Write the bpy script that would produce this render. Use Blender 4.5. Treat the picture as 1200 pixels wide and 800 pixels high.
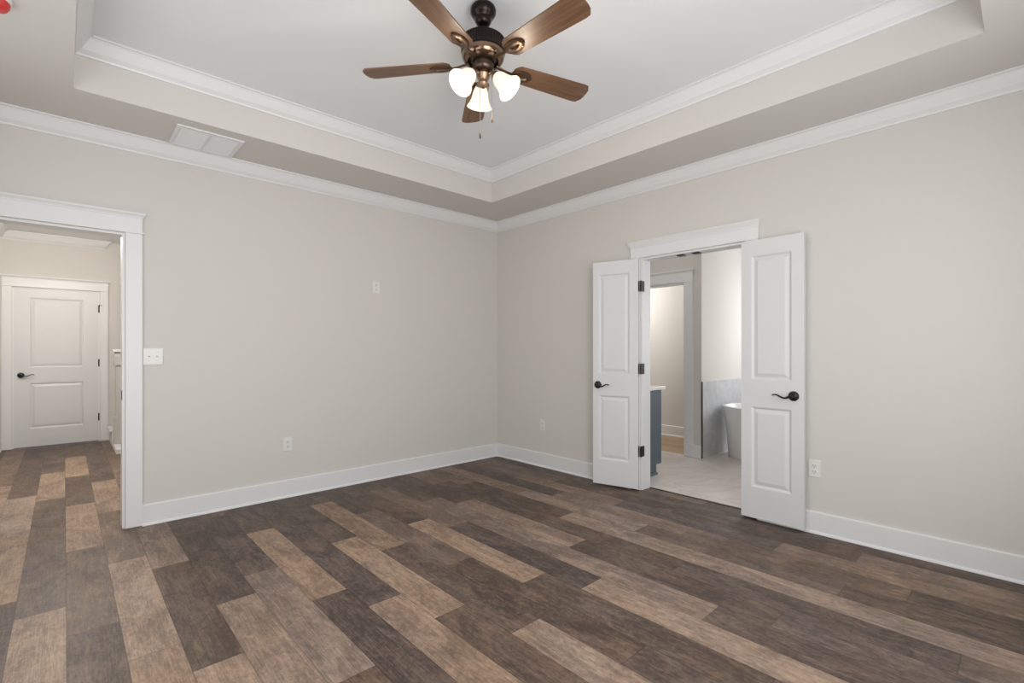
import bpy, bmesh, math, random
from mathutils import Vector, Matrix
random.seed(7)
PI = math.pi
for o in list(bpy.data.objects):
    bpy.data.objects.remove(o)
scn = bpy.context.scene
C = scn.collection

# ------------------------------------------------------------------ camera
cam_d = bpy.data.cameras.new('camera')
cam = bpy.data.objects.new('camera', cam_d); C.objects.link(cam)
YAW = 0.822554
cam.location = (-3.712, -4.2477, 1.23)
cam.rotation_euler = (PI/2, 0, YAW - PI/2)
cam_d.sensor_width = 36.0
cam_d.lens = 565.3/1200*36.0
cam_d.shift_y = 10.3/1200
cam_d.clip_start = 0.05
scn.camera = cam

# ------------------------------------------------------------------ view, world, window daylight
scn.view_settings.view_transform = 'Standard'
scn.view_settings.look = 'None'
scn.view_settings.gamma = 1.0
scn.view_settings.use_curve_mapping = False
scn.view_settings.exposure = 0.0
scn.cycles.max_bounces = 12
scn.cycles.diffuse_bounces = 8
scn.cycles.caustics_reflective = False
scn.cycles.caustics_refractive = False
w = bpy.data.worlds.new('sky'); scn.world = w; w.use_nodes = True
w.node_tree.nodes['Background'].inputs[0].default_value = (0.75, 0.86, 1.0, 1)
w.node_tree.nodes['Background'].inputs[1].default_value = 1.0

def daylight(name, loc, rot, sx, sy, power, col):
    l = bpy.data.lights.new(name, 'AREA'); l.shape = 'RECTANGLE'
    l.size = sx; l.size_y = sy; l.energy = power; l.color = col
    o = bpy.data.objects.new(name, l); C.objects.link(o)
    o.location = loc; o.rotation_euler = rot
    return o
def lamp(name, loc, power, col, r=0.08, parent=None):
    l = bpy.data.lights.new(name, 'POINT'); l.energy = power; l.color = col; l.shadow_soft_size = r
    o = bpy.data.objects.new(name, l); C.objects.link(o); o.location = loc
    if parent: o.parent = parent
    return o
# daylight entering each window opening
daylight('daylight_front', (-3.0, -4.66, 1.45), (PI/2, 0, 0), 1.4, 1.7, 62, (0.97, 0.985, 1.0))
daylight('daylight_front', (-1.3, -4.66, 1.45), (PI/2, 0, 0), 1.4, 1.7, 20, (0.97, 0.985, 1.0))
daylight('daylight_left', (-4.40, -3.3, 1.45), (PI/2, 0, -PI/2), 1.4, 1.7, 18, (0.97, 0.985, 1.0))
daylight('daylight_left', (-4.40, -1.5, 1.45), (PI/2, 0, -PI/2), 1.4, 1.7, 16, (0.97, 0.985, 1.0))
daylight('daylight_bath', (3.36, -2.75, 1.6), (PI/2, 0, PI/2), 1.3, 1.2, 40, (0.99, 0.99, 1.0))
# ceiling lamps of the side rooms (out of the picture)
lamp('hall_lamp', (-3.75, 2.1, 2.45), 74, (1.0, 0.955, 0.89), 0.15)
lamp('closet_lamp', (2.0, 0.15, 2.1), 32, (1.0, 0.97, 0.96), 0.12)
lamp('bath_lamp', (0.9, -1.2, 2.4), 4, (1.0, 0.96, 0.92), 0.15)

# ------------------------------------------------------------------ materials
def mat(name, col, rough=0.6, metal=0.0, spec=0.5, bump=0.0, bscale=200.0, emit=None, estr=0.0):
    m = bpy.data.materials.new(name); m.use_nodes = True
    nt = m.node_tree; b = nt.nodes['Principled BSDF']
    b.inputs['Base Color'].default_value = (*col, 1)
    b.inputs['Roughness'].default_value = rough
    b.inputs['Metallic'].default_value = metal
    b.inputs['Specular IOR Level'].default_value = spec
    if emit:
        b.inputs['Emission Color'].default_value = (*emit, 1)
        b.inputs['Emission Strength'].default_value = estr
    tc = nt.nodes.new('ShaderNodeTexCoord')
    n = nt.nodes.new('ShaderNodeTexNoise'); n.inputs['Scale'].default_value = bscale
    nt.links.new(tc.outputs['Object'], n.inputs['Vector'])
    if bump > 0:
        bp = nt.nodes.new('ShaderNodeBump'); bp.inputs['Strength'].default_value = bump
        bp.inputs['Distance'].default_value = 0.002
        nt.links.new(n.outputs['Fac'], bp.inputs['Height'])
        nt.links.new(bp.outputs['Normal'], b.inputs['Normal'])
    else:
        mp = nt.nodes.new('ShaderNodeMapRange')
        mp.inputs['To Min'].default_value = max(0.02, rough-0.04); mp.inputs['To Max'].default_value = min(1, rough+0.04)
        nt.links.new(n.outputs['Fac'], mp.inputs['Value'])
        nt.links.new(mp.outputs['Result'], b.inputs['Roughness'])
    return m
M_wall = mat('greige_paint', (0.625, 0.605, 0.573), 0.85, spec=0.25, bump=0.12, bscale=260)
M_ceil = mat('ceiling_paint', (0.79, 0.80, 0.815), 0.9, spec=0.2, bump=0.1, bscale=200)
M_trim = mat('white_trim_paint', (0.72, 0.72, 0.725), 0.42)
M_door = mat('white_door_paint', (0.655, 0.66, 0.665), 0.40)
M_black = mat('black_iron', (0.012, 0.012, 0.013), 0.35, metal=0.3)
M_plate = mat('white_plastic', (0.71, 0.70, 0.675), 0.35)
M_slot = mat('dark_slot', (0.05, 0.05, 0.05), 0.6)
M_screw = mat('screw_metal', (0.55, 0.54, 0.52), 0.35, metal=0.8)
M_bronze = mat('dark_bronze', (0.018, 0.011, 0.008), 0.30, metal=0.75)
M_gold = mat('brushed_bronze', (0.34, 0.225, 0.15), 0.34, metal=0.85)
M_band = mat('polished_bronze', (0.22, 0.14, 0.095), 0.2, metal=0.95)
M_hub = mat('hub_bronze', (0.075, 0.048, 0.035), 0.3, metal=0.85)
M_iron = mat('antique_bronze', (0.12, 0.075, 0.048), 0.36, metal=0.85)
M_red = mat('red_plastic', (0.55, 0.03, 0.03), 0.35)
M_vent = mat('vent_metal', (0.74, 0.74, 0.74), 0.45)
M_blue = mat('slate_blue_paint', (0.085, 0.115, 0.14), 0.45)
M_quartz = mat('white_quartz', (0.82, 0.81, 0.79), 0.25)
M_tub = mat('white_acrylic', (0.80, 0.81, 0.80), 0.15)
M_nickel = mat('brushed_nickel', (0.6, 0.58, 0.55), 0.3, metal=1.0)
M_edge = mat('dark_metal_edge', (0.10, 0.09, 0.085), 0.4, metal=0.6)
M_strip = mat('dark_transition', (0.02, 0.016, 0.014), 0.5)
M_newel = mat('newel_grey_paint', (0.50, 0.49, 0.46), 0.5)
M_glass = mat('window_glass', (1, 1, 1), 0.02)
_b = M_glass.node_tree.nodes['Principled BSDF']; _b.inputs['Transmission Weight'].default_value = 1.0
M_shade = mat('frosted_glass_lit', (0.40, 0.37, 0.32), 0.35, emit=(1.0, 0.91, 0.76), estr=0.80)
M_bulb = mat('bulb_lit', (1, 0.9, 0.75), 0.4, emit=(1.0, 0.88, 0.68), estr=14.0)

def N(nt, t, **kw):
    n = nt.nodes.new('ShaderNode'+t)
    for k, v in kw.items():
        if k in n.inputs.keys(): n.inputs[k].default_value = v
        else: setattr(n, k, v)
    return n
def math_n(nt, op, a, b=None):
    n = nt.nodes.new('ShaderNodeMath'); n.operation = op
    for i, v in enumerate((a, b)):
        if v is None: continue
        if isinstance(v, (int, float)): n.inputs[i].default_value = v
        else: nt.links.new(v, n.inputs[i])
    return n.outputs[0]
def ramp(nt, fac, stops):
    r = nt.nodes.new('ShaderNodeValToRGB')
    while len(r.color_ramp.elements) < len(stops): r.color_ramp.elements.new(0.5)
    for e, (p, c) in zip(r.color_ramp.elements, stops): e.position = p; e.color = (*c, 1)
    nt.links.new(fac, r.inputs['Fac']); return r.outputs['Color']

def plank_material(name, dark, mid, light, rough=0.42):
    """Wood planks: UV 'grain' in metres along each plank, UV 'edge' = distances inside the plank, face attribute 'tone'."""
    m = bpy.data.materials.new(name); m.use_nodes = True; nt = m.node_tree; L = nt.links
    b = nt.nodes['Principled BSDF']
    uv = N(nt, 'UVMap'); uv.uv_map = 'grain'
    tone = N(nt, 'Attribute'); tone.attribute_name = 'tone'
    def layer(sx_, sy_, detail, rough_, dist, amp):
        mp = N(nt, 'Mapping'); mp.inputs['Scale'].default_value = (sx_, sy_, 1); L.new(uv.outputs['UV'], mp.inputs['Vector'])
        g = N(nt, 'TexNoise', Scale=1.0, Detail=detail, Roughness=rough_, Distortion=dist); L.new(mp.outputs['Vector'], g.inputs['Vector'])
        return g, math_n(nt, 'MULTIPLY', math_n(nt, 'SUBTRACT', g.outputs['Fac'], 0.5), amp)
    g1, a1 = layer(42, 2.2, 8.0, 0.66, 0.9, 0.70)      # long grain
    g2, a2 = layer(6.0, 2.6, 6.0, 0.62, 1.2, 1.05)     # cloudy wear
    g3, a3 = layer(190, 9, 4.0, 0.65, 0.3, 0.80)       # fine fibres
    g4, a4 = layer(48, 30, 6.0, 0.7, 0.8, 0.90)        # rough sawn flecks
    f = math_n(nt, 'ADD', math_n(nt, 'ADD', tone.outputs['Fac'], a1), math_n(nt, 'ADD', a2, math_n(nt, 'ADD', a3, a4)))
    col0 = ramp(nt, f, [(0.0, dark), (0.5, mid), (1.0, light)])
    hue = N(nt, 'Attribute'); hue.attribute_name = 'hue'
    g5, a5 = layer(3.0, 1.4, 2.0, 0.5, 0.5, 0.9)
    hs = N(nt, 'MapRange'); hs.inputs['From Min'].default_value = 0.0; hs.inputs['From Max'].default_value = 1.0
    L.new(math_n(nt, 'ADD', hue.outputs['Fac'], a5), hs.inputs['Value'])
    tint = N(nt, 'Mix'); tint.data_type = 'RGBA'
    L.new(hs.outputs['Result'], tint.inputs[0]); tint.inputs[6].default_value = (0.95, 1.0, 1.10, 1); tint.inputs[7].default_value = (1.07, 0.99, 0.87, 1)
    cm = N(nt, 'Mix'); cm.data_type = 'RGBA'; cm.blend_type = 'MULTIPLY'; cm.inputs[0].default_value = 1.0
    L.new(col0, cm.inputs[6]); L.new(tint.outputs[2], cm.inputs[7]); col = cm.outputs[2]
    ev = N(nt, 'UVMap'); ev.uv_map = 'edge'
    sx = N(nt, 'SeparateXYZ'); L.new(ev.outputs['UV'], sx.inputs[0])
    near = math_n(nt, 'MINIMUM', sx.outputs[0], sx.outputs[1])
    seam = N(nt, 'MapRange'); seam.inputs['From Min'].default_value = 0.0006; seam.inputs['From Max'].default_value = 0.0026
    seam.inputs['To Min'].default_value = 0.55; seam.inputs['To Max'].default_value = 1.0
    L.new(near, seam.inputs['Value'])
    mx = N(nt, 'Mix'); mx.data_type = 'RGBA'; mx.blend_type = 'MULTIPLY'; mx.inputs[0].default_value = 1.0
    L.new(col, mx.inputs[6]); L.new(seam.outputs['Result'], mx.inputs[7])
    L.new(mx.outputs[2], b.inputs['Base Color'])
    rr = N(nt, 'MapRange'); rr.inputs['To Min'].default_value = rough-0.07; rr.inputs['To Max'].default_value = rough+0.12
    L.new(g1.outputs['Fac'], rr.inputs['Value']); L.new(rr.outputs['Result'], b.inputs['Roughness'])
    b.inputs['Specular IOR Level'].default_value = 0.3
    bp = N(nt, 'Bump', Strength=0.25, Distance=0.001)
    L.new(math_n(nt, 'ADD', math_n(nt, 'MULTIPLY', g3.outputs['Fac'], 0.5), seam.outputs['Result']), bp.inputs['Height'])
    L.new(bp.outputs['Normal'], b.inputs['Normal'])
    return m
M_floor = plank_material('vinyl_planks', (0.055, 0.039, 0.033), (0.175, 0.124, 0.094), (0.390, 0.285, 0.208), rough=0.48)
M_floor2 = plank_material('closet_planks', (0.22, 0.15, 0.09), (0.36, 0.26, 0.16), (0.50, 0.37, 0.24))

def tile_material(name, base, vein, tw, th, axes, grout=(0.45, 0.43, 0.41), rough=0.3, off=(0, 0), vscale=2.2, stagger=0.5):
    m = bpy.data.materials.new(name); m.use_nodes = True; nt = m.node_tree; L = nt.links
    b = nt.nodes['Principled BSDF']
    tc = N(nt, 'TexCoord'); sp = N(nt, 'SeparateXYZ'); L.new(tc.outputs['Object'], sp.inputs[0])
    cb = N(nt, 'CombineXYZ'); L.new(sp.outputs[axes[0]], cb.inputs[0]); L.new(sp.outputs[axes[1]], cb.inputs[1])
    mp = N(nt, 'Mapping'); mp.inputs['Location'].default_value = (off[0], off[1], 0); L.new(cb.outputs[0], mp.inputs['Vector'])
    br = N(nt, 'TexBrick'); br.offset = stagger
    br.inputs['Scale'].default_value = 1.0; br.inputs['Brick Width'].default_value = tw; br.inputs['Row Height'].default_value = th
    br.inputs['Mortar Size'].default_value = 0.002; br.inputs['Mortar Smooth'].default_value = 0.1
    br.inputs['Color1'].default_value = (1, 1, 1, 1); br.inputs['Color2'].default_value = (0.9, 0.9, 0.9, 1); br.inputs['Mortar'].default_value = (0, 0, 0, 1)
    L.new(mp.outputs['Vector'], br.inputs['Vector'])
    # veins: thin ridges of a warped noise, shifted tile by tile
    dn = N(nt, 'TexNoise', Scale=vscale, Detail=6.0, Roughness=0.6, Distortion=1.4)
    vv = N(nt, 'VectorMath'); vv.operation = 'MULTIPLY_ADD'
    L.new(br.outputs['Color'], vv.inputs[0]); vv.inputs[1].default_value = (7, 3, 0); L.new(mp.outputs['Vector'], vv.inputs[2])
    L.new(vv.outputs[0], dn.inputs['Vector'])
    rid = math_n(nt, 'ABSOLUTE', math_n(nt, 'SUBTRACT', dn.outputs['Fac'], 0.5))
    col = ramp(nt, rid, [(0.0, vein), (0.035, tuple((x*2+y)/3 for x, y in zip(base, vein))), (0.14, base)])
    mx = N(nt, 'Mix'); mx.data_type = 'RGBA'
    L.new(br.outputs['Fac'], mx.inputs[0]); L.new(col, mx.inputs[6]); mx.inputs[7].default_value = (*grout, 1)
    L.new(mx.outputs[2], b.inputs['Base Color']); b.inputs['Roughness'].default_value = rough
    return m
M_tile = tile_material('marble_floor_tile', (0.68, 0.63, 0.595), (0.58, 0.52, 0.475), 0.61, 0.305, (1, 0), grout=(0.50, 0.46, 0.43), off=(0.1, 0.03), vscale=1.3)
M_wains = tile_material('marble_wall_tile', (0.47, 0.485, 0.515), (0.56, 0.575, 0.60), 0.61, 0.29, (0, 2), grout=(0.60, 0.60, 0.61), off=(0.12, 0.0))

def walnut():
    m = bpy.data.materials.new('walnut_blade'); m.use_nodes = True; nt = m.node_tree; L = nt.links
    b = nt.nodes['Principled BSDF']
    tc = N(nt, 'TexCoord'); mp = N(nt, 'Mapping'); mp.inputs['Scale'].default_value = (2.2, 46, 20)
    L.new(tc.outputs['Object'], mp.inputs['Vector'])
    n1 = N(nt, 'TexNoise', Scale=1.0, Detail=6.0, Roughness=0.6, Distortion=0.5); L.new(mp.outputs['Vector'], n1.inputs['Vector'])
    col = ramp(nt, n1.outputs['Fac'], [(0.25, (0.055, 0.027, 0.014)), (0.5, (0.125, 0.064, 0.033)), (0.78, (0.21, 0.118, 0.066))])
    L.new(col, b.inputs['Base Color']); b.inputs['Roughness'].default_value = 0.42
    return m
M_walnut = walnut()

# ------------------------------------------------------------------ mesh helpers
class MB:
    def __init__(s): s.bm = bmesh.new()
    def box(s, a, b, rz=None, bev=0.0):
        x0, y0, z0 = (min(p, q) for p, q in zip(a, b)); x1, y1, z1 = (max(p, q) for p, q in zip(a, b))
        vs = [s.bm.verts.new(p) for p in ((x0,y0,z0),(x1,y0,z0),(x1,y1,z0),(x0,y1,z0),(x0,y0,z1),(x1,y0,z1),(x1,y1,z1),(x0,y1,z1))]
        fs = [s.bm.faces.new([vs[i] for i in f]) for f in ((3,2,1,0),(4,5,6,7),(0,1,5,4),(1,2,6,5),(2,3,7,6),(3,0,4,7))]
        if bev > 0:
            es = list({e for f in fs for e in f.edges})
            bmesh.ops.bevel(s.bm, geom=es, offset=bev, segments=2, affect='EDGES', profile=0.5)
        return s
    def poly(s, pts, faces):
        vs = [s.bm.verts.new(p) for p in pts]
        for f in faces:
            try: s.bm.faces.new([vs[i] for i in f])
            except ValueError: pass
        return s
    def lathe(s, prof, c=(0, 0, 0), axis=None, seg=40, ripple=None):
        """prof: (r, z) list turned about z (or about 'axis' through c)."""
        R = Vector((0, 0, 1)).rotation_difference(Vector(axis)).to_matrix() if axis else Matrix.Identity(3)
        rings = []
        for i, (r, z) in enumerate(prof):
            if r < 1e-6:
                rings.append([s.bm.verts.new(Vector(c) + R @ Vector((0, 0, z)))])
            else:
                ring = []
                for k in range(seg):
                    t = 2*PI*k/seg
                    rr = r*(1 + (ripple[1] if ripple and i in ripple[0] and k % 2 else 0))
                    ring.append(s.bm.verts.new(Vector(c) + R @ Vector((rr*math.cos(t), rr*math.sin(t), z))))
                rings.append(ring)
        for a, b in zip(rings, rings[1:]):
            for k in range(seg):
                k2 = (k+1) % seg
                if len(a) == 1 and len(b) == 1: continue
                if len(a) == 1: s.bm.faces.new((a[0], b[k], b[k2]))
                elif len(b) == 1: s.bm.faces.new((a[k], b[0], a[k2]))
                else: s.bm.faces.new((a[k], b[k], b[k2], a[k2]))
        return s
    def tube(s, pts, rad, seg=12, flat=1.0):
        pts = [Vector(p) for p in pts]; rads = rad if isinstance(rad, (list, tuple)) else [rad]*len(pts)
        rings = []
        for i, p in enumerate(pts):
            d = (pts[min(i+1, len(pts)-1)] - pts[max(i-1, 0)]).normalized()
            up = Vector((0, 0, 1)) if abs(d.z) < 0.9 else Vector((1, 0, 0))
            u = d.cross(up).normalized(); v = u.cross(d).normalized()
            rings.append([s.bm.verts.new(p + rads[i]*(math.cos(2*PI*k/seg)*u + flat*math.sin(2*PI*k/seg)*v)) for k in range(seg)])
        for a, b in zip(rings, rings[1:]):
            for k in range(seg): s.bm.faces.new((a[k], a[(k+1) % seg], b[(k+1) % seg], b[k]))
        s.bm.faces.new(rings[0][::-1]); s.bm.faces.new(rings[-1])
        return s
    def prism(s, prof, a, b, nrm):
        """profile (outward, z) run straight from a to b; 'outward' along the unit vector nrm"""
        n = Vector((nrm[0], nrm[1], 0)); A = Vector((a[0], a[1], 0)); B = Vector((b[0], b[1], 0))
        k = len(prof)
        va = [s.bm.verts.new(A + n*o + Vector((0, 0, z))) for o, z in prof]
        vb = [s.bm.verts.new(B + n*o + Vector((0, 0, z))) for o, z in prof]
        for i in range(k): s.bm.faces.new((va[i], va[(i+1) % k], vb[(i+1) % k], vb[i]))
        s.bm.faces.new(va[::-1]); s.bm.faces.new(vb)
        return s
    def ring(s, prof, x0, y0, x1, y1):
        """profile (inward, z) mitred round the inside of a rectangle"""
        rows = []
        for o, z in prof:
            rows.append([s.bm.verts.new(p) for p in ((x0+o, y0+o, z), (x1-o, y0+o, z), (x1-o, y1-o, z), (x0+o, y1-o, z))])
        k = len(rows)
        for i in range(k):
            a, b = rows[i], rows[(i+1) % k]
            for j in range(4): s.bm.faces.new((a[j], a[(j+1) % 4], b[(j+1) % 4], b[j]))
        return s
    def build(s, name, m, parent=None, smooth=False, bevel=0.0, loc=None):
        bmesh.ops.recalc_face_normals(s.bm, faces=s.bm.faces)
        me = bpy.data.meshes.new(name); s.bm.to_mesh(me); s.bm.free()
        me.materials.append(m)
        o = bpy.data.objects.new(name, me); C.objects.link(o)
        if loc: o.location = loc
        if parent: o.parent = parent
        if bevel:
            md = o.modifiers.new('bevel', 'BEVEL'); md.width = bevel; md.segments = 2; md.limit_method = 'ANGLE'; md.angle_limit = math.radians(40)
        if smooth:
            for p in me.polygons: p.use_smooth = True
            me.set_sharp_from_angle(angle=math.radians(38))
        return o

def tag(o, label=None, cat=None, group=None, kind=None):
    if label: o['label'] = label
    if cat: o['category'] = cat
    if group: o['group'] = group
    if kind: o['kind'] = kind
    return o
def struct(o, label=None, cat=None): return tag(o, label, cat, None, 'structure')
def empty(name, loc, rz=0.0):
    o = bpy.data.objects.new(name, None); C.objects.link(o); o.location = loc; o.rotation_euler = (0, 0, rz)
    o.empty_display_size = 0.1
    return o
def copy_tree(o, parent=None):
    c = o.copy(); C.objects.link(c)
    if parent: c.parent = parent
    for ch in list(o.children): copy_tree(ch, c)
    return c

# ------------------------------------------------------------------ room dimensions (metres)
ZC = 2.705            # soffit
ZT = 3.0              # tray ceiling
XL, YF = -4.42, -4.68 # left and front walls (behind the camera)
TX0, TX1, TY0, TY1 = -3.674, -0.58, -4.10, -0.58   # tray recess
T = 0.12
DX0, DX1, DH = -4.24, -3.408, 2.035      # doorway to the hall
BY0, BY1 = -2.80, -1.915                 # double doorway to the bathroom

def planks(name, mat_, rows, x0, w_, ylo, yhi, phase, tones, plen, seedtones, gap=0.0, z=0.0, axis='y'):
    """one floor: every plank a face of its own with a tone"""
    bm = bmesh.new(); uvg = bm.loops.layers.uv.new('grain'); uve = bm.loops.layers.uv.new('edge')
    tl = bm.faces.layers.float.new('tone'); hl_ = bm.faces.layers.float.new('hue')
    rnd = random.Random(11)
    for k in rows:
        xa, xb = x0 + k*w_, x0 + (k+1)*w_
        p = phase.get(k, rnd.uniform(0, plen))
        n0 = math.floor((ylo - p)/plen); n1 = math.ceil((yhi - p)/plen)
        for n in range(n0, n1):
            ya, yb = max(p + n*plen, ylo), min(p + (n+1)*plen, yhi)
            if yb - ya < 0.005: continue
            ym = (p + (n+0.5)*plen)
            t = None
            for (top, bot, tv) in tones.get(k, []):
                if bot - 0.06 <= ym <= top + 0.06: t = tv
            if t is None: t = rnd.choice(seedtones)
            t += rnd.uniform(-0.035, 0.035)
            hu = rnd.uniform(0.15, 0.85)
            ou, ov = rnd.uniform(0, 50), rnd.uniform(0, 50)
            # a plank is a 3 x 3 block of faces so that the seam distance can be read from its UVs
            xs = [xa, xa+0.004, xb-0.004, xb]; ys = [ya, ya+0.004, yb-0.004, yb]
            ex = [0, 0.004, 0.004, 0]; ey = [0, 0.004, 0.004, 0]
            V = [[bm.verts.new((xs[i], ys[j], z) if axis == 'y' else (ys[j], xs[i], z)) for j in range(4)] for i in range(4)]
            for i in range(3):
                for j in range(3):
                    idx = [(i, j), (i+1, j), (i+1, j+1), (i, j+1)]
                    f = bm.faces.new([V[a][b] for a, b in idx]); f[tl] = t; f[hl_] = hu
                    for lp, (a, b) in zip(f.loops, idx):
                        lp[uvg].uv = (xs[a]-xa+ou, ys[b]-ya+ov); lp[uve].uv = (ex[a], ey[b])
    bmesh.ops.recalc_face_normals(bm, faces=bm.faces)
    for f in bm.faces:
        if f.normal.z < 0: f.normal_flip()
    me = bpy.data.meshes.new(name); bm.to_mesh(me); bm.free(); me.materials.append(mat_)
    o = bpy.data.objects.new(name, me); C.objects.link(o)
    return o
D, Md, Lt = 0.17, 0.42, 0.70
phase = {-3: 0.9, -2: 1.49, -1: 2.43, 0: 3.27, 1: 1.71, 2: -0.89, 3: -1.57, 4: -1.33, 5: -0.67, 6: -2.08, 7: -1.21, 8: -2.71, 9: -1.98,
         10: -2.42, 11: -1.49, 12: -2.05, 13: -2.28, 14: -0.53, 15: -1.88, 16: -2.41, 17: -1.48, 18: -1.99, 19: -3.55, 20: -1.0}
tones = {
 -3: [(4.5, 2.1, Md), (2.1, 0.9, Lt), (0.9, -0.3, D)],
 -2: [(4.5, 1.49, D), (1.49, 0.32, Lt), (0.32, -0.84, Lt-0.05), (-0.84, -2.0, D-0.03), (-2.0, -3.2, D)],
 -1: [(4.5, 2.43, D+0.06), (2.43, 1.28, Lt), (1.28, 0.1, D+0.08), (0.1, -1.07, D+0.10), (-1.07, -2.25, Lt)],
 0: [(4.5, 3.27, D), (3.27, 2.09, Lt), (2.09, 0.94, D+0.02), (0.94, -0.24, Lt), (-0.24, -1.41, Md-0.10), (-1.41, -2.6, D), (-2.6, -3.8, D)],
 1: [(4.5, 1.71, D+0.05), (1.71, 0.54, Lt-0.03), (0.54, -0.64, Md+0.02), (-0.64, -1.82, Lt-0.02), (-1.82, -3.0, Lt-0.06)],
 2: [(4.5, 0.28, Md), (0.28, -0.89, Lt-0.12), (-0.89, -2.06, D-0.04), (-2.06, -3.25, Lt-0.05)],
 3: [(4.5, -0.4, D+0.03), (-0.4, -1.57, D-0.03), (-1.57, -2.74, Lt-0.08), (-2.74, -3.9, Lt)],
 4: [(4.5, -0.15, Md-0.1), (-0.15, -1.33, D-0.02), (-1.33, -2.5, Lt-0.14), (-2.5, -3.7, D)],
 5: [(4.5, -0.67, D), (-0.67, -1.83, Lt-0.05), (-1.83, -3.0, D-0.02), (-3.0, -4.2, Md)],
 6: [(4.5, -0.9, D-0.02), (-0.9, -2.08, D), (-2.08, -3.25, Lt-0.10), (-3.25, -4.4, Md)],
 7: [(4.5, -0.04, D), (-0.04, -1.21, D), (-1.21, -2.38, Lt-0.02), (-2.38, -3.55, D), (-3.55, -4.7, D)],
 8: [(4.5, -0.36, D), (-0.36, -1.53, Lt-0.12), (-1.53, -2.71, D), (-2.71, -3.88, Lt-0.05)],
 9: [(4.5, -0.81, D), (-0.81, -1.98, Md-0.04), (-1.98, -3.15, D-0.01), (-3.15, -4.4, D)],
 10: [(4.5, -0.08, D), (-0.08, -1.25, D-0.04), (-1.25, -2.42, Lt), (-2.42, -3.59, D+0.04), (-3.59, -4.7, D)],
 11: [(4.5, -0.32, D), (-0.32, -1.49, Lt-0.22), (-1.49, -2.66, D), (-2.66, -3.84, Lt-0.02)],
 12: [(4.5, -0.88, D), (-0.88, -2.05, Md+0.06), (-2.05, -3.22, Lt-0.12), (-3.22, -4.4, D+0.05)],
 13: [(4.5, -1.11, D), (-1.11, -2.28, Lt-0.12), (-2.28, -3.45, D+0.02), (-3.45, -4.7, D+0.08)],
 14: [(4.5, -0.53, Md+0.04), (-0.53, -1.7, D), (-1.7, -2.88, D+0.06), (-2.88, -4.05, D+0.04), (-4.05, -5, Md)],
 15: [(4.5, -0.71, Md-0.05), (-0.71, -1.88, D-0.02), (-1.88, -3.05, Lt-0.12), (-3.05, -4.2, Lt-0.06)],
 16: [(4.5, -0.07, Md), (-0.07, -1.24, Md+0.1), (-1.24, -2.41, Lt-0.10), (-2.41, -3.58, D+0.14), (-3.58, -4.7, D+0.05)],
 17: [(4.5, -0.31, D), (-0.31, -1.48, D-0.04), (-1.48, -2.66, Lt-0.14), (-2.66, -3.83, Md-0.12), (-3.83, -5, D+0.03)],
 18: [(4.5, -0.82, Md), (-0.82, -1.99, Md+0.05), (-1.99, -3.16, D+0.07), (-3.16, -4.4, Md+0.10)],
 19: [(4.5, -1.2, Md-0.05), (-1.2, -2.38, D+0.02), (-2.38, -3.55, D), (-3.55, -4.8, Md+0.14)],
 20: [(4.5, -1.0, D), (-1.0, -2.17, Md-0.1), (-2.17, -3.35, D), (-3.35, -5, D)],
}
fl = planks('floor', M_floor, range(-5, 22), -3.705, 0.177, -4.8, 4.5, phase, tones, 1.175, [D, D, Md, Lt-0.05])
struct(fl, 'grey brown wood plank floor of the bedroom and hall', 'floor')
# trim away what would lie past the doorway threshold
bm = bmesh.new(); bm.from_mesh(fl.data)
g = bmesh.ops.bisect_plane(bm, geom=bm.verts[:]+bm.edges[:]+bm.faces[:], plane_co=(0.125, 0, 0), plane_no=(1, 0, 0), clear_outer=True)
bm.to_mesh(fl.data); bm.free()
sb = MB().box((XL-0.2, -4.9, -0.10), (3.6, 4.7, -0.004)).build('floor', M_strip)
struct(sb, 'concrete slab under the floors', 'floor')

# ------------------------------------------------------------------ walls
def wall_with_hole(mb, axis, pos0, pos1, a0, a1, z0, z1, holes):
    """box wall with rectangular holes; axis 'x' runs along x with its thickness in y"""
    cuts = sorted({a0, a1, *[h[0] for h in holes], *[h[1] for h in holes]})
    for ca, cb in zip(cuts, cuts[1:]):
        mid = (ca+cb)/2; spans = [(z0, z1)]
        for h in holes:
            if h[0] < mid < h[1]:
                spans = [s for sp in spans for s in ((sp[0], max(sp[0], h[2])), (min(sp[1], h[3]), sp[1])) if s[1]-s[0] > 1e-4]
        for s0, s1 in spans:
            if axis == 'x': mb.box((ca, pos0, s0), (cb, pos1, s1))
            else: mb.box((pos0, ca, s0), (pos1, cb, s1))
    bmesh.ops.remove_doubles(mb.bm, verts=mb.bm.verts, dist=1e-5)
    seen = {}
    for f in list(mb.bm.faces):
        c = f.calc_center_median(); k = (round(c.x, 4), round(c.y, 4), round(c.z, 4))
        seen.setdefault(k, []).append(f)
    dead = [f for fs in seen.values() if len(fs) > 1 for f in fs]
    bmesh.ops.delete(mb.bm, geom=dead, context='FACES')
    return mb
ZW = 3.15
def wall(name, label, *a): return struct(wall_with_hole(MB(), *a).build(name, M_wall), label, 'wall')
wall('wall_back', 'greige wall with the cased doorway to the hall and a light switch', 'x', 0, T, XL-T, 0.13, 0, ZW, [(DX0, DX1, 0, DH)])
wall('wall_right', 'greige wall with the white double doors to the bathroom', 'y', 0, 0.13, YF-T, 0, 0, ZW, [(BY0, BY1, 0, DH)])
W1 = (-3.75, -0.55, 0.6, 2.35); W2 = (-4.05, -0.75, 0.6, 2.35)
wall('wall_front', 'greige wall behind the camera with a wide window', 'x', YF-T, YF, XL-T, 0, 0, ZW, [W1])
wall('wall_left', 'greige wall left of the camera with a window', 'y', XL-T, XL, YF, 0, 0, ZW, [W2])
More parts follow.
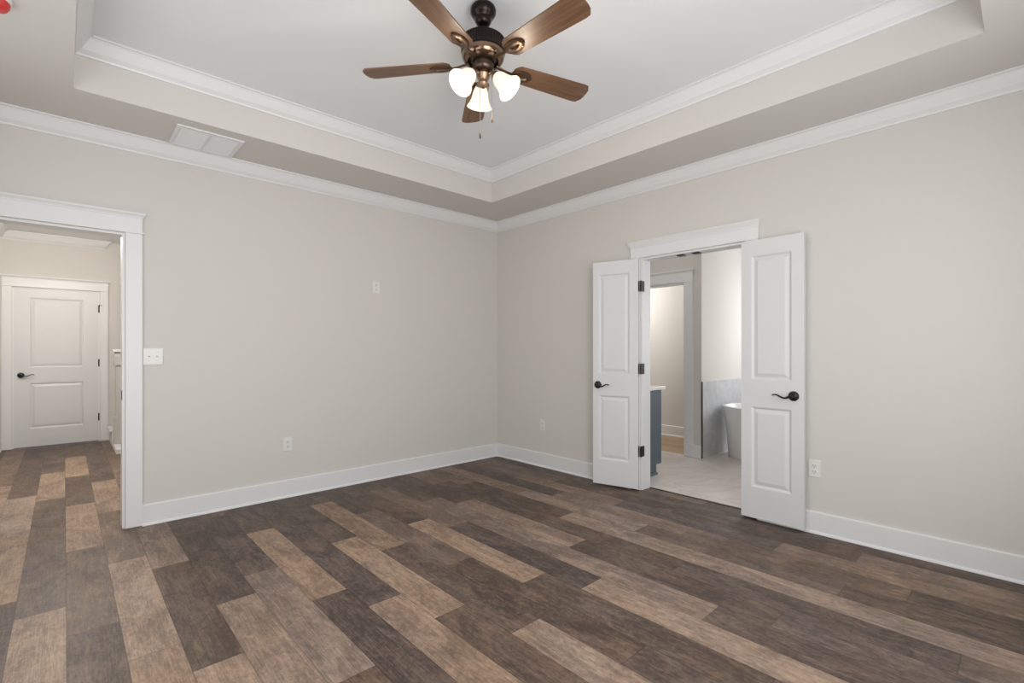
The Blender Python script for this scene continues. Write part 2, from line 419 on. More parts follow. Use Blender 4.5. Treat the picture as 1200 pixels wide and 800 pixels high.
# hall
HB = 4.36; HLx = -4.30
wall('wall_hall_back', 'greige end wall of the hall around the far white door', 'x', HB, HB+T, -4.5, -1.9, 0, ZW, [(-4.185, -3.36, 0, 2.02)])
wall('wall_hall_left', 'greige side wall of the hall left of its doors', 'y', HLx-T, HLx, T, HB, 0, ZW, [])
wall('wall_hall_right', 'greige side wall of the hall behind the doorway casing', 'y', -3.2, -3.08, T, 3.05, 0, ZW, [])
wall('wall_stair', 'greige wall at the far side of the stairwell', 'y', -2.0, -1.88, 3.05, HB, 0, ZW, [])
wall('wall_stair_front', 'greige wall at the near side of the stairwell', 'x', 2.93, 3.05, -3.08, -2.0, 0, ZW, [])
# bathroom and closet
BX = 1.60; BYC = -1.693
wall('wall_bath_closet', 'greige bathroom wall with the cased closet opening', 'y', BX, BX+T, BYC, 0.9, 0, ZW, [(-1.49, -0.73, 0, 2.02)])
wall('wall_bath_tub', 'pale bathroom wall above the grey tile behind the tub', 'x', BYC, BYC+T, BX+T, 3.38, 0, ZW, [])
W3 = (-3.4, -2.1, 1.0, 2.2)
wall('wall_bath_outer', 'outer bathroom wall with a window beside the tub', 'y', 3.38, 3.50, -4.2, BYC+T, 0, ZW, [W3])
wall('wall_bath_front', 'bathroom side wall hidden by the right door leaf', 'x', -4.2, -4.08, 0.13, 3.38, 0, ZW, [])
wall('wall_bath_back', 'bathroom wall past the vanity', 'x', 0.2, 0.32, 0.13, BX, 0, ZW, [])
wall('wall_closet_back', 'greige closet wall seen through the cased opening', 'y', 2.69, 2.81, BYC+T, 0.9, 0, ZW, [])
wall('wall_closet_side', 'closet side wall out of sight', 'x', 0.9, 1.02, BX, 2.81, 0, ZW, [])

# ------------------------------------------------------------------ ceilings
m = MB()
m.box((XL-T, YF-T, ZC), (TX0, T, ZC+0.05)); m.box((TX1, YF-T, ZC), (0.13, T, ZC+0.05))
m.box((TX0, YF-T, ZC), (TX1, TY0, ZC+0.05)); m.box((TX0, TY1, ZC), (TX1, T, ZC+0.05))
z0, z1 = ZC-0.05, ZT+0.1
m.box((TX0-0.05, TY0-0.05, z0+0.1), (TX0, TY1+0.05, z1)); m.box((TX1, TY0-0.05, z0+0.1), (TX1+0.05, TY1+0.05, z1))
m.box((TX0, TY0-0.05, z0+0.1), (TX1, TY0, z1)); m.box((TX0, TY1, z0+0.1), (TX1, TY1+0.05, z1))
struct(m.build('ceiling', M_wall), 'greige dropped border of the tray ceiling', 'ceiling')
struct(MB().box((TX0-0.02, TY0-0.02, ZT), (TX1+0.02, TY1+0.02, ZT+0.1)).build('ceiling', M_ceil), 'white raised centre of the tray ceiling above the fan', 'ceiling')
struct(MB().box((-4.5, T, ZC), (-1.9, HB+T, ZC+0.1)).build('ceiling', M_ceil), 'white ceiling of the hall', 'ceiling')
struct(MB().box((0.13, -4.2, ZC), (3.5, 1.02, ZC+0.1)).build('ceiling', M_ceil), 'ceiling of the bathroom and closet', 'ceiling')

# ------------------------------------------------------------------ crown mouldings
def crown_prof(zc, dr=0.102, pr=0.082):
    return [(0, zc), (0, zc-dr), (0.010, zc-dr), (0.014, zc-dr+0.010), (0.034, zc-dr+0.030), (pr-0.018, zc-0.022), (pr-0.010, zc-0.012), (pr, zc-0.010), (pr, zc)]
def crown(name, label, *rect, zc=ZC):
    return struct(MB().ring(crown_prof(zc), *rect).build(name, M_trim), label, 'crown moulding')
crown('trim_1', 'white crown moulding around the top of the bedroom walls', XL, YF, 0, 0)
crown('trim_2', 'white crown moulding inside the raised tray of the ceiling', TX0, TY0, TX1, TY1, zc=ZT)
m = MB().prism(crown_prof(ZC), (HLx, T), (HLx, HB), (1, 0))
k_ = [(m.bm.verts.new((HLx, HB-o_, z_)), m.bm.verts.new((-3.32+o_, HB-o_, z_))) for o_, z_ in crown_prof(ZC)]
for a_, b_ in zip(k_, k_[1:]+k_[:1]): m.bm.faces.new((a_[0], a_[1], b_[1], b_[0]))
m.bm.faces.new([a_[0] for a_ in k_]); m.bm.faces.new([a_[1] for a_ in k_][::-1])
struct(m.build('trim_3', M_trim), 'white crown moulding over the far hall door', 'crown moulding')

# ------------------------------------------------------------------ baseboards
BH = 0.146
base_prof = [(0, 0), (0.026, 0), (0.026, 0.006), (0.022, 0.014), (0.015, 0.018), (0.015, BH-0.006), (0.011, BH), (0, BH)]
def baseboard(name, label, a, b, n):
    return struct(MB().prism(base_prof, a, b, n).build(name, M_trim), label, 'baseboard')
CW = 0.092
baseboard('baseboard_back', 'white baseboard along the wall between the hall doorway and the corner', (DX1+0.003+CW, 0), (0, 0), (0, -1))
baseboard('baseboard_right', 'white baseboard between the corner and the left door leaf', (0, 0), (0, BY1+CW), (-1, 0))
baseboard('baseboard_right.001', 'white baseboard right of the double doors under the outlet', (0, BY0-CW), (0, YF), (-1, 0))
baseboard('baseboard_left', 'white baseboard on the wall left of the camera', (XL, YF), (XL, 0), (1, 0))
baseboard('baseboard_front', 'white baseboard on the wall behind the camera', (XL, YF), (0, YF), (0, 1))
baseboard('baseboard_hall', 'short white baseboard right of the far hall door', (-3.27, HB), (-2.0, HB), (0, -1))
baseboard('baseboard_hall_left', 'white baseboard on the left side of the hall', (HLx, T), (HLx, HB), (1, 0))
baseboard('baseboard_bath', 'small white baseboard piece between closet casing and tile', (BX, BYC), (BX, -1.595), (-1, 0))
baseboard('baseboard_closet', 'white baseboard inside the closet', (2.69, BYC+T), (2.69, 0.9), (-1, 0))

# ------------------------------------------------------------------ door casings (craftsman head with cap)
def casing(name, label, axis, plane, out, a0, a1, h=DH, depth=T, reveal=0.005, back=True, w_=CW, lip=True, cap=0.112):
    """cased opening from a0 to a1; the wall face is at 'plane', 'out' (+1/-1) points into the room that sees it"""
    m = MB()
    def bx(aa, ab, o0, o1, z0, z1, bev=0.0015):
        p0, p1 = plane+out*o0, plane+out*o1
        if axis == 'x': m.box((aa, p0, z0), (ab, p1, z1), bev=bev)
        else: m.box((p0, aa, z0), (p1, ab, z1), bev=bev)
    def face(o, s):
        # s = 1 visible side, s = -1 other side of the wall
        def b2(aa, ab, t0, t1, z0, z1, bev=0.0015):
            if s > 0: bx(aa, ab, t0, t1, z0, z1, bev)
            else: bx(aa, ab, -depth-t1, -depth-t0, z0, z1, bev)
        b2(a0-reveal-w_, a0-reveal, 0, 0.018, 0.004, h+reveal)
        b2(a1+reveal, a1+reveal+w_, 0, 0.018, 0.004, h+reveal)
        x0, x1 = a0-reveal-w_, a1+reveal+w_
        if lip: b2(x0-0.010, x1+0.010, 0, 0.026, h+reveal, h+reveal+0.012)
        b2(x0, x1, 0, 0.019, h+reveal+(0.012 if lip else 0.0), h+cap)
        if s > 0:
            cp = [(0, h+cap), (0.022, h+cap), (0.025, h+0.75*cap+0.037), (0.033, h+0.4*cap+0.085), (0.038, h+0.134), (0.040, h+0.136), (0.040, h+0.147), (0, h+0.147)]
            # cap with returned ends
            e = 0.018; rows = []
            for o_, z in cp:
                ee = max(0.0, min(e, o_-0.019))
                pa = plane+out*o_
                rows.append([((x0-ee, pa, z) if axis == 'x' else (pa, x0-ee, z)), ((x1+ee, pa, z) if axis == 'x' else (pa, x1+ee, z))])
            k = len(rows); vs = [[m.bm.verts.new(p) for p in r] for r in rows]
            for i in range(k):
                q, r = vs[i], vs[(i+1) % k]; m.bm.faces.new((q[0], q[1], r[1], r[0]))
            m.bm.faces.new([r[0] for r in vs]); m.bm.faces.new([r[1] for r in vs][::-1])
        else:
            b2(x0-0.018, x1+0.018, 0, 0.04, h+cap, h+0.147)
    face(0, 1)
    if back: face(0, -1)
    # jamb boards lining the opening
    jt = 0.012
    bx(a0, a0+jt, 0.0, -depth, 0.004, h, 0); bx(a1-jt, a1, 0.0, -depth, 0.004, h, 0); bx(a0+jt, a1-jt, 0.0, -depth, h-jt, h, 0)
    return struct(m.build(name, M_trim), label, 'door casing')
cas_hall = casing('trim_4', 'white casing with capped head around the hall doorway', 'x', 0, -1, DX0, DX1, depth=T)
MB().box((DX1-0.0155, 0.003, 0.89), (DX1-0.0115, 0.036, 0.955), bev=0.001).build('strike_plate', M_black, cas_hall)['label'] = 'small black strike plate'
cas_bath = casing('trim_5', 'white casing with capped head over the open double doors', 'y', 0, -1, BY0, BY1, depth=0.13, lip=False, cap=0.096)
for yy in (-2.262, -2.396):
    MB().box((0.030, yy-0.029, DH-0.021), (0.085, yy+0.029, DH-0.011), bev=0.003).lathe([(0, -0.006), (0.008, -0.006), (0.011, -0.002), (0, -0.002)], (0.05, yy, DH-0.012), seg=16).build('ball_catch_plate', M_black, cas_bath)['label'] = 'dark catch plate under the head jamb'
cas_clo = casing('trim_6', 'white casing around the closet opening beyond the bathroom', 'y', BX, -1, -1.49, -0.73, h=2.02, depth=T, w_=0.10, lip=False)
cas_far = casing('trim_7', 'white casing around the far hall door', 'x', HB, -1, -4.185, -3.36, h=2.02, depth=T, back=False, w_=0.085)

# ------------------------------------------------------------------ doors: moulded two-panel leaves
def leaf_mesh(w_, h, t, sl, sr):
    mb = MB(); bm = mb.bm
    zs = [0, 0.222, 0.805, 0.998, h-0.112, h]; xs = [0, sl, w_-sr, w_]
    prof = [(0, 0), (0.006, 0.002), (0.016, 0.0105), (0.022, 0.0105), (0.046, 0.0032)]
    for side in (0, 1):
        Y = (lambda d: d) if side == 0 else (lambda d: t-d)
        for i in range(3):
            for j in range(5):
                x0, x1, z0, z1 = xs[i], xs[i+1], zs[j], zs[j+1]
                if i == 1 and j in (1, 3):
                    prev = None
                    for ins, dep in prof:
                        cur = [bm.verts.new(p) for p in ((x0+ins, Y(dep), z0+ins), (x1-ins, Y(dep), z0+ins), (x1-ins, Y(dep), z1-ins), (x0+ins, Y(dep), z1-ins))]
                        if prev:
                            for k in range(4): bm.faces.new((prev[k], prev[(k+1) % 4], cur[(k+1) % 4], cur[k]))
                        prev = cur
                    bm.faces.new(prev)
                else:
                    bm.faces.new([bm.verts.new(p) for p in ((x0, Y(0), z0), (x1, Y(0), z0), (x1, Y(0), z1), (x0, Y(0), z1))])
    for a, b in (((0, 0), (w_, 0)), ((w_, 0), (w_, h)), ((w_, h), (0, h)), ((0, h), (0, 0))):
        bm.faces.new([bm.verts.new(p) for p in ((a[0], 0, a[1]), (b[0], 0, b[1]), (b[0], t, b[1]), (a[0], t, a[1]))])
    bmesh.ops.remove_doubles(bm, verts=bm.verts, dist=1e-5)
    return mb
def lever(parent, x, z, sgn):
    """black rose with a wavy lever pointing along sgn*x, on the face y = 0"""
    r = MB().lathe([(0, 0), (0.034, 0), (0.034, 0.004), (0.030, 0.010), (0.016, 0.013), (0.012, 0.016), (0.012, 0.046), (0, 0.048)], (x, 0, z), axis=(0, -1, 0), seg=32).build('door_rose', M_black, parent, smooth=True)
    pts = [(0.0, 0.000), (0.016, -0.004), (0.034, -0.012), (0.052, -0.013), (0.070, -0.005), (0.086, 0.004), (0.100, 0.008), (0.114, 0.006), (0.124, 0.000)]
    rad = [0.012, 0.0105, 0.009, 0.008, 0.0075, 0.007, 0.0065, 0.006, 0.0035]
    MB().tube([(x+sgn*a, -0.046, z+b) for a, b in pts], rad, seg=10, flat=0.8).build('lever', M_black, r, smooth=True)
    return r
def door(name, label, loc, rz, w_, h, sl, sr, hx, sgn, hinges, hinge_x, t=0.035):
    root = empty(name, loc, rz); struct(root, label, 'door')
    leaf_mesh(w_, h, t, sl, sr).build('door_slab', M_door, root)
    lever(root, hx, 0.917-loc[2], sgn)['label'] = 'black door lever'
    for hz in hinges:
        m = MB()
        if hinge_x == 'edge':      # leaf plate let into the edge x = w_, barrel, and the plate on the jamb
            m.box((w_-0.001, 0.004, hz-0.046), (w_+0.0025, t-0.004, hz+0.046), bev=0.001)
            inv = (Matrix.Translation(loc) @ Matrix.Rotation(rz, 4, 'Z')).inverted()
            P = lambda x, y, z: inv @ Vector((x, y, z+loc[2]))
            m.lathe([(0, -0.046), (0.008, -0.046), (0.008, 0.046), (0, 0.046)], P(-0.028, BY1-0.018, hz), seg=14)
            q = [P(x, y, hz+z) for z in (-0.046, 0.046) for x, y in ((-0.026, BY1-0.012), (0.028, BY1-0.012), (0.028, BY1-0.016), (-0.026, BY1-0.016))]
            m.poly(q, [(0,1,2,3), (4,5,6,7), (0,1,5,4), (1,2,6,5), (2,3,7,6), (3,0,4,7)])
        else:
            m.lathe([(0, -0.05), (0.007, -0.05), (0.007, 0.05), (0, 0.05)], (hinge_x, -0.004, hz), seg=12)
            m.box((hinge_x-0.004, -0.002, hz-0.046), (hinge_x+0.004, 0.002, hz+0.046))
        m.build('hinge', M_black, root)['label'] = 'black hinge'
    return root
aL = math.atan2(-0.966, 0.258)
door('door_1', 'left leaf of the white bathroom double doors with black hinges showing', (-0.160, -1.513, 0.020), aL, 0.418, 2.008, 0.055, 0.075, 0.048, 1, (0.326, 1.048, 1.770), 'edge')
aR = math.atan2(-0.9996, -0.029)
door('door_2', 'right leaf of the white bathroom double doors swung back near the outlet', (-0.056, -2.792, 0.020), aR, 0.414, 2.005, 0.070, 0.074, 0.352, -1, (), 0)
d3 = door('door_3', 'closed white two panel door at the end of the hall', (-4.175, HB+0.004, 0.012), 0, 0.804, 2.0, 0.143, 0.148, 0.065, 1, (0.318, 1.048, 1.777), 0.808)
m = MB().box((0.809, -0.006, 1.815), (0.818, -0.002, 1.835)).tube([(0.812, -0.006, 1.825), (0.84, -0.03, 1.825)], 0.004, seg=8)
m.build('door_stop', M_black, d3)

# ------------------------------------------------------------------ bathroom
struct(MB().box((0.142, -4.1, -0.003), (BX+0.06, 0.2, 0.0)).box((BX+0.06, -4.1, -0.003), (3.38, BYC, 0.0)).build('floor', M_tile), 'pale veined marble tile floor of the bathroom', 'floor')
struct(MB().box((0.122, BY0, -0.004), (0.147, BY1, 0.003)).build('trim_8', M_strip), 'dark transition strip where wood planks meet the tile', 'threshold')
f2 = planks('floor', M_floor2, range(0, 8), BX+0.06, 0.15, BYC+T, 0.9, {}, {}, 1.2, [0.4, 0.5, 0.62])
struct(f2, 'light tan wood floor inside the closet', 'floor')
m = MB().box((BX, BYC-0.012, 0), (3.38, BYC, 0.868))
struct(m.build('wall_tile', M_wains), 'grey marble tile wainscot behind the tub', 'wall tile')
struct(MB().box((BX-0.004, BYC-0.015, 0), (BX+0.003, BYC+0.002, 0.872)).build('trim_9', M_edge), 'thin dark metal edge of the grey wall tile', 'tile edge')

van = empty('bathroom_vanity', (0.13, -1.72, 0))
tag(van, 'slate blue vanity cabinet standing against the bathroom wall behind the left door leaf', 'cabinet')
m = MB().box((0.003, 0, 0.10), (0.55, 1.45, 0.838), bev=0.002).box((0.003, 0.01, 0.0), (0.47, 1.44, 0.10))
m.build('cabinet_body', M_blue, van)
MB().box((0.003, -0.006, 0.0), (0.472, 0.012, 0.022), bev=0.002).build('base_moulding', M_blue, van)
for k in range(3):
    y0 = 0.03+k*0.47
    dr = MB().box((0.55, y0, 0.13), (0.568, y0+0.45, 0.62), bev=0.003).build('cabinet_door', M_blue, van)
    MB().tube([(0.568, y0+0.40, 0.5), (0.592, y0+0.40, 0.5)], [0.006, 0.011], seg=12).build('knob', M_black, dr)
    dw = MB().box((0.55, y0, 0.64), (0.568, y0+0.45, 0.815), bev=0.003).build('drawer', M_blue, van)
    MB().tube([(0.568, y0+0.225, 0.73), (0.592, y0+0.225, 0.73)], [0.006, 0.011], seg=12).build('knob', M_black, dw)
ct = MB().box((0.131, -1.748, 0.839), (0.712, -0.26, 0.871), bev=0.003).build('vanity_countertop', M_quartz)
tag(ct, 'white quartz countertop lying on the slate blue vanity', 'countertop')

def tub():
    root = empty('bathtub', (2.13, -2.53, 0)); tag(root, 'white freestanding oval bathtub by the grey tiled wall', 'bathtub')
    m = MB(); bm = m.bm; seg = 64
    prof = [(0.0, 0.0, 0.0), (0.335, 0.72, 0.0), (0.345, 0.73, 0.012), (0.355, 0.745, 0.25), (0.375, 0.775, 0.50), (0.385, 0.785, 0.565), (0.388, 0.788, 0.578), (0.380, 0.78, 0.585),
            (0.362, 0.762, 0.58), (0.345, 0.745, 0.55), (0.31, 0.68, 0.30), (0.26, 0.58, 0.16), (0.15, 0.4, 0.13), (0, 0, 0.125)]
    rings = []
    for a, b, z in prof:
        if a == 0: rings.append([bm.verts.new((0, 0, z))]); continue
        r = []
        for k in range(seg):
            t = 2*PI*k/seg; c, s_ = math.cos(t), math.sin(t); e = 0.78
            r.append(bm.verts.new((a*math.copysign(abs(c)**e, c), b*math.copysign(abs(s_)**e, s_), z)))
        rings.append(r)
    for a, b in zip(rings, rings[1:]):
        for k in range(seg):
            k2 = (k+1) % seg
            if len(a) == 1: bm.faces.new((a[0], b[k], b[k2]))
            elif len(b) == 1: bm.faces.new((a[k], b[0], a[k2]))
            else: bm.faces.new((a[k], b[k], b[k2], a[k2]))
    m.build('tub_shell', M_tub, root, smooth=True)
    MB().lathe([(0, 0), (0.03, 0), (0.03, 0.004), (0, 0.006)], (0, 0.1, 0.127), seg=20).build('drain', M_nickel, root, smooth=True)
tub()

# ------------------------------------------------------------------ windows (behind the camera and in the bathroom)
def window(name, label, axis, p0, p1, hole, inner):
    a0, a1, z0, z1 = hole
    root = empty(name, ((a0+a1)/2, p0, z0) if axis == 'x' else (p0, (a0+a1)/2, z0)); struct(root, label, 'window')
    L0 = root.location
    def bx(m, aa, ab, q0, q1, za, zb):
        A = (aa, q0, za) if axis == 'x' else (q0, aa, za); B = (ab, q1, zb) if axis == 'x' else (q1, ab, zb)
        m.box(Vector(A)-L0, Vector(B)-L0)
    q0, q1 = p0, p1; mid = (p0+p1)/2; f = 0.05
    m = MB()
    bx(m, a0, a0+f, q0, q1, z0, z1); bx(m, a1-f, a1, q0, q1, z0, z1); bx(m, a0+f, a1-f, q0, q1, z0, z0+f); bx(m, a0+f, a1-f, q0, q1, z1-f, z1)
    n = max(1, round((a1-a0)/0.9))
    for k in range(1, n):
        c = a0+(a1-a0)*k/n; bx(m, c-0.03, c+0.03, q0, q1, z0+f, z1-f)
    bx(m, a0+f, a1-f, mid-0.02, mid+0.02, (z0+z1)/2-0.02, (z0+z1)/2+0.02)
    m.build('window_frame', M_trim, root)
    m = MB(); s = 0.019*inner
    b0 = p0 if abs(p0-inner*9) < abs(p1-inner*9) else p1
    bx(m, a0-0.09, a0, b0, b0+s, z0-0.02, z1+0.1); bx(m, a1, a1+0.09, b0, b0+s, z0-0.02, z1+0.1); bx(m, a0, a1, b0, b0+s, z1, z1+0.1); bx(m, a0-0.1, a1+0.1, b0, b0+2*s, z0-0.05, z0-0.02)
    m.build('window_casing', M_trim, root)
    m = MB()
    far = mid-inner*0.03
    bx(m, a0+f, a1-f, far-0.002, far+0.002, z0+f, z1-f)
    m.build('pane', M_glass, root)
window('window_1', 'wide white window in the wall behind the camera', 'x', YF-T, YF, W1, 1)
window('window_2', 'white window in the wall left of the camera', 'y', XL-T, XL, W2, 1)
window('window_3', 'white window beside the bathtub', 'y', 3.38, 3.50, W3, -1)

# ------------------------------------------------------------------ stair foot and newel in the hall
st = MB().box((-3.262, 3.12, 0), (-2.0, HB-0.02, 0.055), bev=0.003).box((-3.255, 3.95, 0.055), (-2.0, HB-0.02, 0.165)).box((-3.285, 3.93, 0.165), (-2.0, HB-0.02, 0.195), bev=0.006).build('staircase', M_trim)
tag(st, 'white painted foot of a staircase beside the far hall door', 'stairs')
nw = empty('newel_post', (-3.195, 3.62, 0.057)); tag(nw, 'pale grey newel post with white cap on the staircase foot', 'newel post')
MB().box((-0.062, -0.062, 0.0), (0.062, 0.062, 0.34), bev=0.003).build('post_base', M_newel, nw)
MB().box((-0.044, -0.044, 0.34), (0.044, 0.044, 0.98), bev=0.003).build('post_shaft', M_newel, nw)
MB().box((-0.06, -0.06, 0.98), (0.06, 0.06, 1.12), bev=0.003).box((-0.05, -0.05, 1.12), (0.05, 0.05, 1.15)).build('post_block', M_newel, nw)
MB().box((-0.075, -0.075, 1.15), (0.075, 0.075, 1.185), bev=0.006).build('post_cap', M_trim, nw)

# ------------------------------------------------------------------ electrical plates
def plate_mesh(w_, h): return MB().box((-w_/2, -0.006, -h/2), (w_/2, 0, h/2), bev=0.0025)
def outlet(label, loc, rz, w_=0.074, h=0.116, group=None):
    r = empty('wall_outlet', loc, rz); tag(r, label, 'outlet')
    plate_mesh(w_, h).build('cover_plate', M_plate, r)
    for dz in (-0.0195, 0.0195):
        s = MB().box((-0.0165, -0.0085, dz-0.014), (0.0165, -0.004, dz+0.014), bev=0.002).build('receptacle', M_plate, r)
        MB().box((-0.009, -0.0092, dz-0.004), (-0.006, -0.008, dz+0.006)).box((0.005, -0.0092, dz-0.003), (0.008, -0.008, dz+0.005)).lathe([(0, 0), (0.0026, 0), (0.0026, 0.001), (0, 0.001)], (0, -0.0082, dz-0.008), axis=(0, -1, 0), seg=10).build('socket_slot', M_slot, s)
    MB().lathe([(0, 0), (0.003, 0), (0.003, 0.001), (0, 0.0015)], (0, -0.006, 0), axis=(0, -1, 0), seg=12).build('screw', M_screw, r)
outlet('small white outlet high on the left wall at eye level', (-1.535, 0, 1.828), 0)
outlet('white outlet low on the left wall above the baseboard', (-2.338, 0, 0.444), 0)
outlet('white outlet low on the right wall between the corner and the left door leaf', (0, -0.73, 0.440), -PI/2)
outlet('white outlet close beside the right door leaf', (0, -3.252, 0.434), -PI/2)
sw = empty('light_switch', (-3.250, 0, 1.186)); tag(sw, 'white double toggle switch plate beside the hall doorway casing', 'light switch')
plate_mesh(0.117, 0.117).build('cover_plate', M_plate, sw)
for dx in (-0.023, 0.023):
    MB().box((dx-0.006, -0.0075, -0.013), (dx+0.006, -0.004, 0.013)).poly([(dx-0.0045, -0.006, -0.006), (dx+0.0045, -0.006, -0.006), (dx+0.0045, -0.006, 0.006), (dx-0.0045, -0.006, 0.006), (dx-0.004, -0.018, 0.004), (dx+0.004, -0.018, 0.004), (dx+0.004, -0.016, 0.011), (dx-0.004, -0.016, 0.011)],
        [(0,1,2,3), (4,5,6,7), (0,1,5,4), (1,2,6,5), (2,3,7,6), (3,0,4,7)]).build('toggle', M_plate, sw)
    for dz in (-0.03, 0.03):
        MB().lathe([(0, 0), (0.003, 0), (0.003, 0.001), (0, 0.0015)], (dx, -0.006, dz), axis=(0, -1, 0), seg=12).build('screw', M_screw, sw)

# ------------------------------------------------------------------ ceiling vent and smoke detector on the soffit
vt = empty('ceiling_vent', (-2.976, -0.278, ZC)); tag(vt, 'white square return air grille on the dropped ceiling border above the left wall', 'vent')
hw, hl = 0.198, 0.192
m = MB()
m.box((-hw, -hl, -0.010), (hw, -hl+0.026, 0), bev=0.002); m.box((-hw, hl-0.026, -0.010), (hw, hl, 0), bev=0.002)
m.box((-hw, -hl+0.026, -0.010), (-hw+0.026, hl-0.026, 0), bev=0.002); m.box((hw-0.026, -hl+0.026, -0.010), (hw, hl-0.026, 0), bev=0.002)
m.box((-0.007, -hl+0.026, -0.009), (0.007, hl-0.026, 0))
m.build('vent_frame', M_vent, vt)
MB().box((-hw+0.026, -hl+0.026, -0.002), (hw-0.026, hl-0.026, 0)).build('backing', M_vent, vt)
for sx in (-1, 1):
    m = MB(); x0, x1 = sorted((sx*0.007, sx*(hw-0.026)))
    for k in range(26):
        y = -hl+0.030+k*0.0127
        m.poly([(x0, y, -0.001), (x1, y, -0.001), (x1, y+0.0105, -0.0075), (x0, y+0.0105, -0.0075), (x0, y, 0.0), (x1, y, 0.0), (x1, y+0.0105, -0.0065), (x0, y+0.0105, -0.0065)],
               [(0,1,2,3), (4,5,6,7), (0,1,5,4), (1,2,6,5), (2,3,7,6), (3,0,4,7)])
    m.build('louver_panel', M_vent, vt)
sd = empty('smoke_detector', (-3.9325, -1.300, ZC)); tag(sd, 'white smoke detector with red dust cover on the ceiling border at top left', 'smoke detector')
MB().lathe([(0, 0), (0.060, 0), (0.060, -0.010), (0.056, -0.016), (0, -0.016)], seg=40).build('detector_base', M_plate, sd, smooth=True)
MB().lathe([(0, -0.016), (0.054, -0.016), (0.053, -0.030), (0.046, -0.042), (0.030, -0.046), (0.026, -0.042), (0, -0.042)], seg=40).build('dust_cover', M_red, sd, smooth=True)

# ------------------------------------------------------------------ ceiling fan
FX, FY = -2.137, -2.334
fan = empty('ceiling_fan', (FX, FY, ZT)); tag(fan, 'bronze ceiling fan with five walnut blades and three lit glass shades', 'ceiling fan')
def fz(z): return z-ZT
MB().lathe([(0, 0), (0.036, 0), (0.050, -0.005), (0.061, -0.015), (0.066, -0.028), (0.065, -0.044), (0.056, -0.060), (0.044, -0.069), (0.042, -0.075), (0.043, -0.083), (0.036, -0.097), (0.027, -0.106), (0.018, -0.109), (0, -0.109)], seg=40).build('canopy', M_bronze, fan, smooth=True)
MB().lathe([(0, fz(2.91)), (0.014, fz(2.91)), (0.014, fz(2.835)), (0, fz(2.835))], seg=20).build('downrod', M_bronze, fan, smooth=True)
mh = MB().lathe([(0, fz(2.845)), (0.030, fz(2.845)), (0.060, fz(2.840)), (0.092, fz(2.829)), (0.108, fz(2.818)), (0.113, fz(2.812)), (0.113, fz(2.810)), (0.113, fz(2.757)), (0.113, fz(2.754)), (0.112, fz(2.748)), (0.108, fz(2.746))],
            seg=96, ripple=((6, 7), -0.035)).build('motor_housing', M_bronze, fan, smooth=True)
MB().lathe([(0.109, fz(2.750)), (0.110, fz(2.738)), (0.106, fz(2.722)), (0.096, fz(2.708)), (0.084, fz(2.702)), (0.078, fz(2.706)), (0.078, fz(2.72))], seg=48).build('bronze_band', M_band, mh, smooth=True)
MB().lathe([(0.0, fz(2.73)), (0.078, fz(2.722)), (0.070, fz(2.712)), (0.056, fz(2.706)), (0.055, fz(2.676)), (0.048, fz(2.660)), (0.034, fz(2.652)), (0, fz(2.650))], seg=40).build('switch_housing', M_hub, fan, smooth=True)

ZB = fz(2.697)
def blade_mesh():
    """blade along +x from r = 0.165 to 0.645, thickness 6 mm"""
    m = MB(); bm = m.bm
    out = []
    r0, r1, w0, w1 = 0.170, 0.640, 0.058, 0.070
    out += [(r0, -0.030), (r0+0.012, -0.046), (r0+0.03, -w0), (r1-0.045, -w1), (r1-0.022, -w1+0.004), (r1-0.004, -0.040), (r1, -0.015), (r1, 0.015), (r1-0.004, 0.040), (r1-0.022, w1-0.004), (r1-0.045, w1), (r0+0.03, w0), (r0+0.012, 0.046), (r0, 0.030)]
    lo = [bm.verts.new((x, y, -0.003)) for x, y in out]; hi = [bm.verts.new((x, y, 0.003)) for x, y in out]
    n = len(out)
    bm.faces.new(lo[::-1]); bm.faces.new(hi)
    for i in range(n): bm.faces.new((lo[i], lo[(i+1) % n], hi[(i+1) % n], hi[i]))
    return m
def iron_mesh():
    m = MB(); bm = m.bm
    # arm from the hub, then an oval medallion with a slot under the blade
    m.tube([(0.074, 0, 0.006), (0.105, 0, 0.001), (0.135, 0, -0.006), (0.175, 0, -0.009)], [0.011, 0.009, 0.008, 0.009], seg=10, flat=0.6)
    seg = 28
    def oval(a, b, z): return [bm.verts.new((0.222 + a*math.cos(2*PI*k/seg), b*math.sin(2*PI*k/seg), z)) for k in range(seg)]
    rings = [oval(0.060, 0.036, -0.0035), oval(0.060, 0.036, -0.010), oval(0.052, 0.029, -0.015), oval(0.034, 0.014, -0.015), oval(0.030, 0.011, -0.012), oval(0.027, 0.008, -0.0035)]
    for a, b in zip(rings, rings[1:]+rings[:1]):
        for k in range(seg): bm.faces.new((a[k], a[(k+1) % seg], b[(k+1) % seg], b[k]))
    for sx, sy in ((0.182, 0.0), (0.262, 0.018), (0.262, -0.018)):
        m.lathe([(0, -0.016), (0.004, -0.0155), (0.005, -0.013), (0, -0.013)], (sx, sy, 0), seg=10)
    return m
bl0 = ir0 = None
for k in range(5):
    az = math.radians(-15 + 72*k)
    if bl0 is None:
        b = bl0 = blade_mesh().build('blade', M_walnut, fan, bevel=0.0015); i_ = ir0 = iron_mesh().build('blade_iron', M_iron, b, smooth=True)
    else:
        b = bl0.copy(); C.objects.link(b); b.parent = fan
        i_ = ir0.copy(); C.objects.link(i_); i_.parent = b
    b.location = (0, 0, ZB)
    b.rotation_euler = (Matrix.Rotation(az, 3, 'Z') @ Matrix.Rotation(math.radians(-11), 3, 'X')).to_euler()

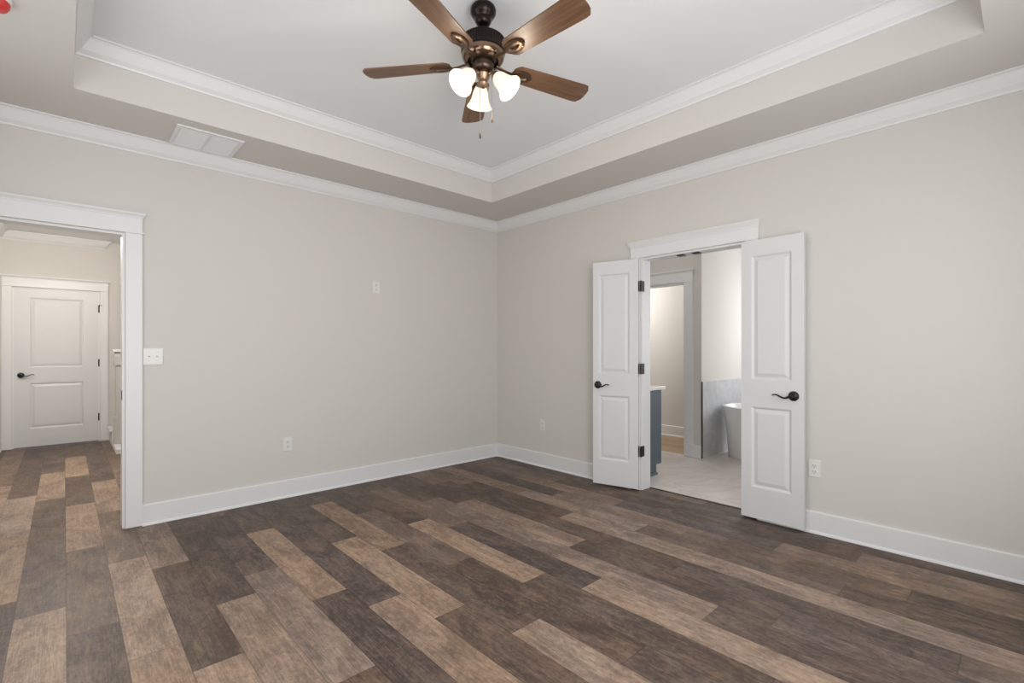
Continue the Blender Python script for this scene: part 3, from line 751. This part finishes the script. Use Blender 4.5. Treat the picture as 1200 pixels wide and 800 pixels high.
# light kit
MB().lathe([(0, fz(2.652)), (0.030, fz(2.652)), (0.036, fz(2.640)), (0.030, fz(2.622)), (0.022, fz(2.612)), (0.026, fz(2.596)), (0.018, fz(2.582)), (0.008, fz(2.574)), (0, fz(2.570))], seg=32).build('light_fitter', M_gold, fan, smooth=True)
sh0 = None
tilt = math.radians(44)
for k, a in enumerate((59, 179, 299)):
    az = math.radians(a); r_ = Vector((math.cos(az), math.sin(az), 0)); ax = (r_*math.sin(tilt) - Vector((0, 0, 1))*math.cos(tilt)).normalized()
    neck = r_*0.066 + Vector((0, 0, fz(2.628)))
    arm = MB().tube([r_*0.022+Vector((0, 0, fz(2.636))), r_*0.042+Vector((0, 0, fz(2.645))), neck-ax*0.012, neck+ax*0.004], [0.009, 0.008, 0.010, 0.018], seg=12)
    arm.lathe([(0.0, -0.012), (0.016, -0.012), (0.024, -0.002), (0.027, 0.012), (0.025, 0.014), (0, 0.014)], neck, axis=ax, seg=28)
    ao = arm.build('lamp_arm', M_gold, fan, smooth=True)
    prof = [(0.024, 0.006), (0.030, 0.016), (0.038, 0.034), (0.042, 0.055), (0.047, 0.076), (0.056, 0.096), (0.066, 0.110), (0.067, 0.113), (0.064, 0.113), (0.053, 0.097), (0.044, 0.076), (0.039, 0.055), (0.035, 0.034), (0.027, 0.017), (0.022, 0.008)]
    s = MB().lathe(prof, neck, axis=ax, seg=40).build('glass_shade', M_shade, fan, smooth=True)
    s['label'] = 'lit frosted glass shade'
    lamp('shade_light', neck+ax*0.135, 4.6, (1.0, 0.88, 0.72), 0.045, fan)
    MB().lathe([(0, 0.012), (0.012, 0.014), (0.014, 0.030), (0.026, 0.052), (0.029, 0.066), (0.025, 0.080), (0.012, 0.090), (0, 0.092)], neck, axis=ax, seg=24).build('bulb', M_bulb, s, smooth=True)
def chain(dx, dy, z0, z1):
    m = MB(); n = int((z0-z1)/0.006)
    m.tube([(dx, dy, fz(z0)), (dx, dy, fz(z1))], 0.0011, seg=6)
    for k in range(n): m.lathe([(0, 0.0022), (0.0022, 0), (0, -0.0022)], (dx, dy, fz(z0-k*0.006)), seg=6)
    c = m.build('pull_chain', M_nickel, fan)
    MB().lathe([(0, 0.016), (0.003, 0.014), (0.0045, 0.004), (0.005, -0.010), (0.0035, -0.016), (0, -0.017)], (dx, dy, fz(z1)-0.014), seg=12).build('chain_pull', M_iron, c, smooth=True)
chain(0.030, -0.034, 2.655, 2.425)
chain(-0.012, 0.010, 2.60, 2.345)
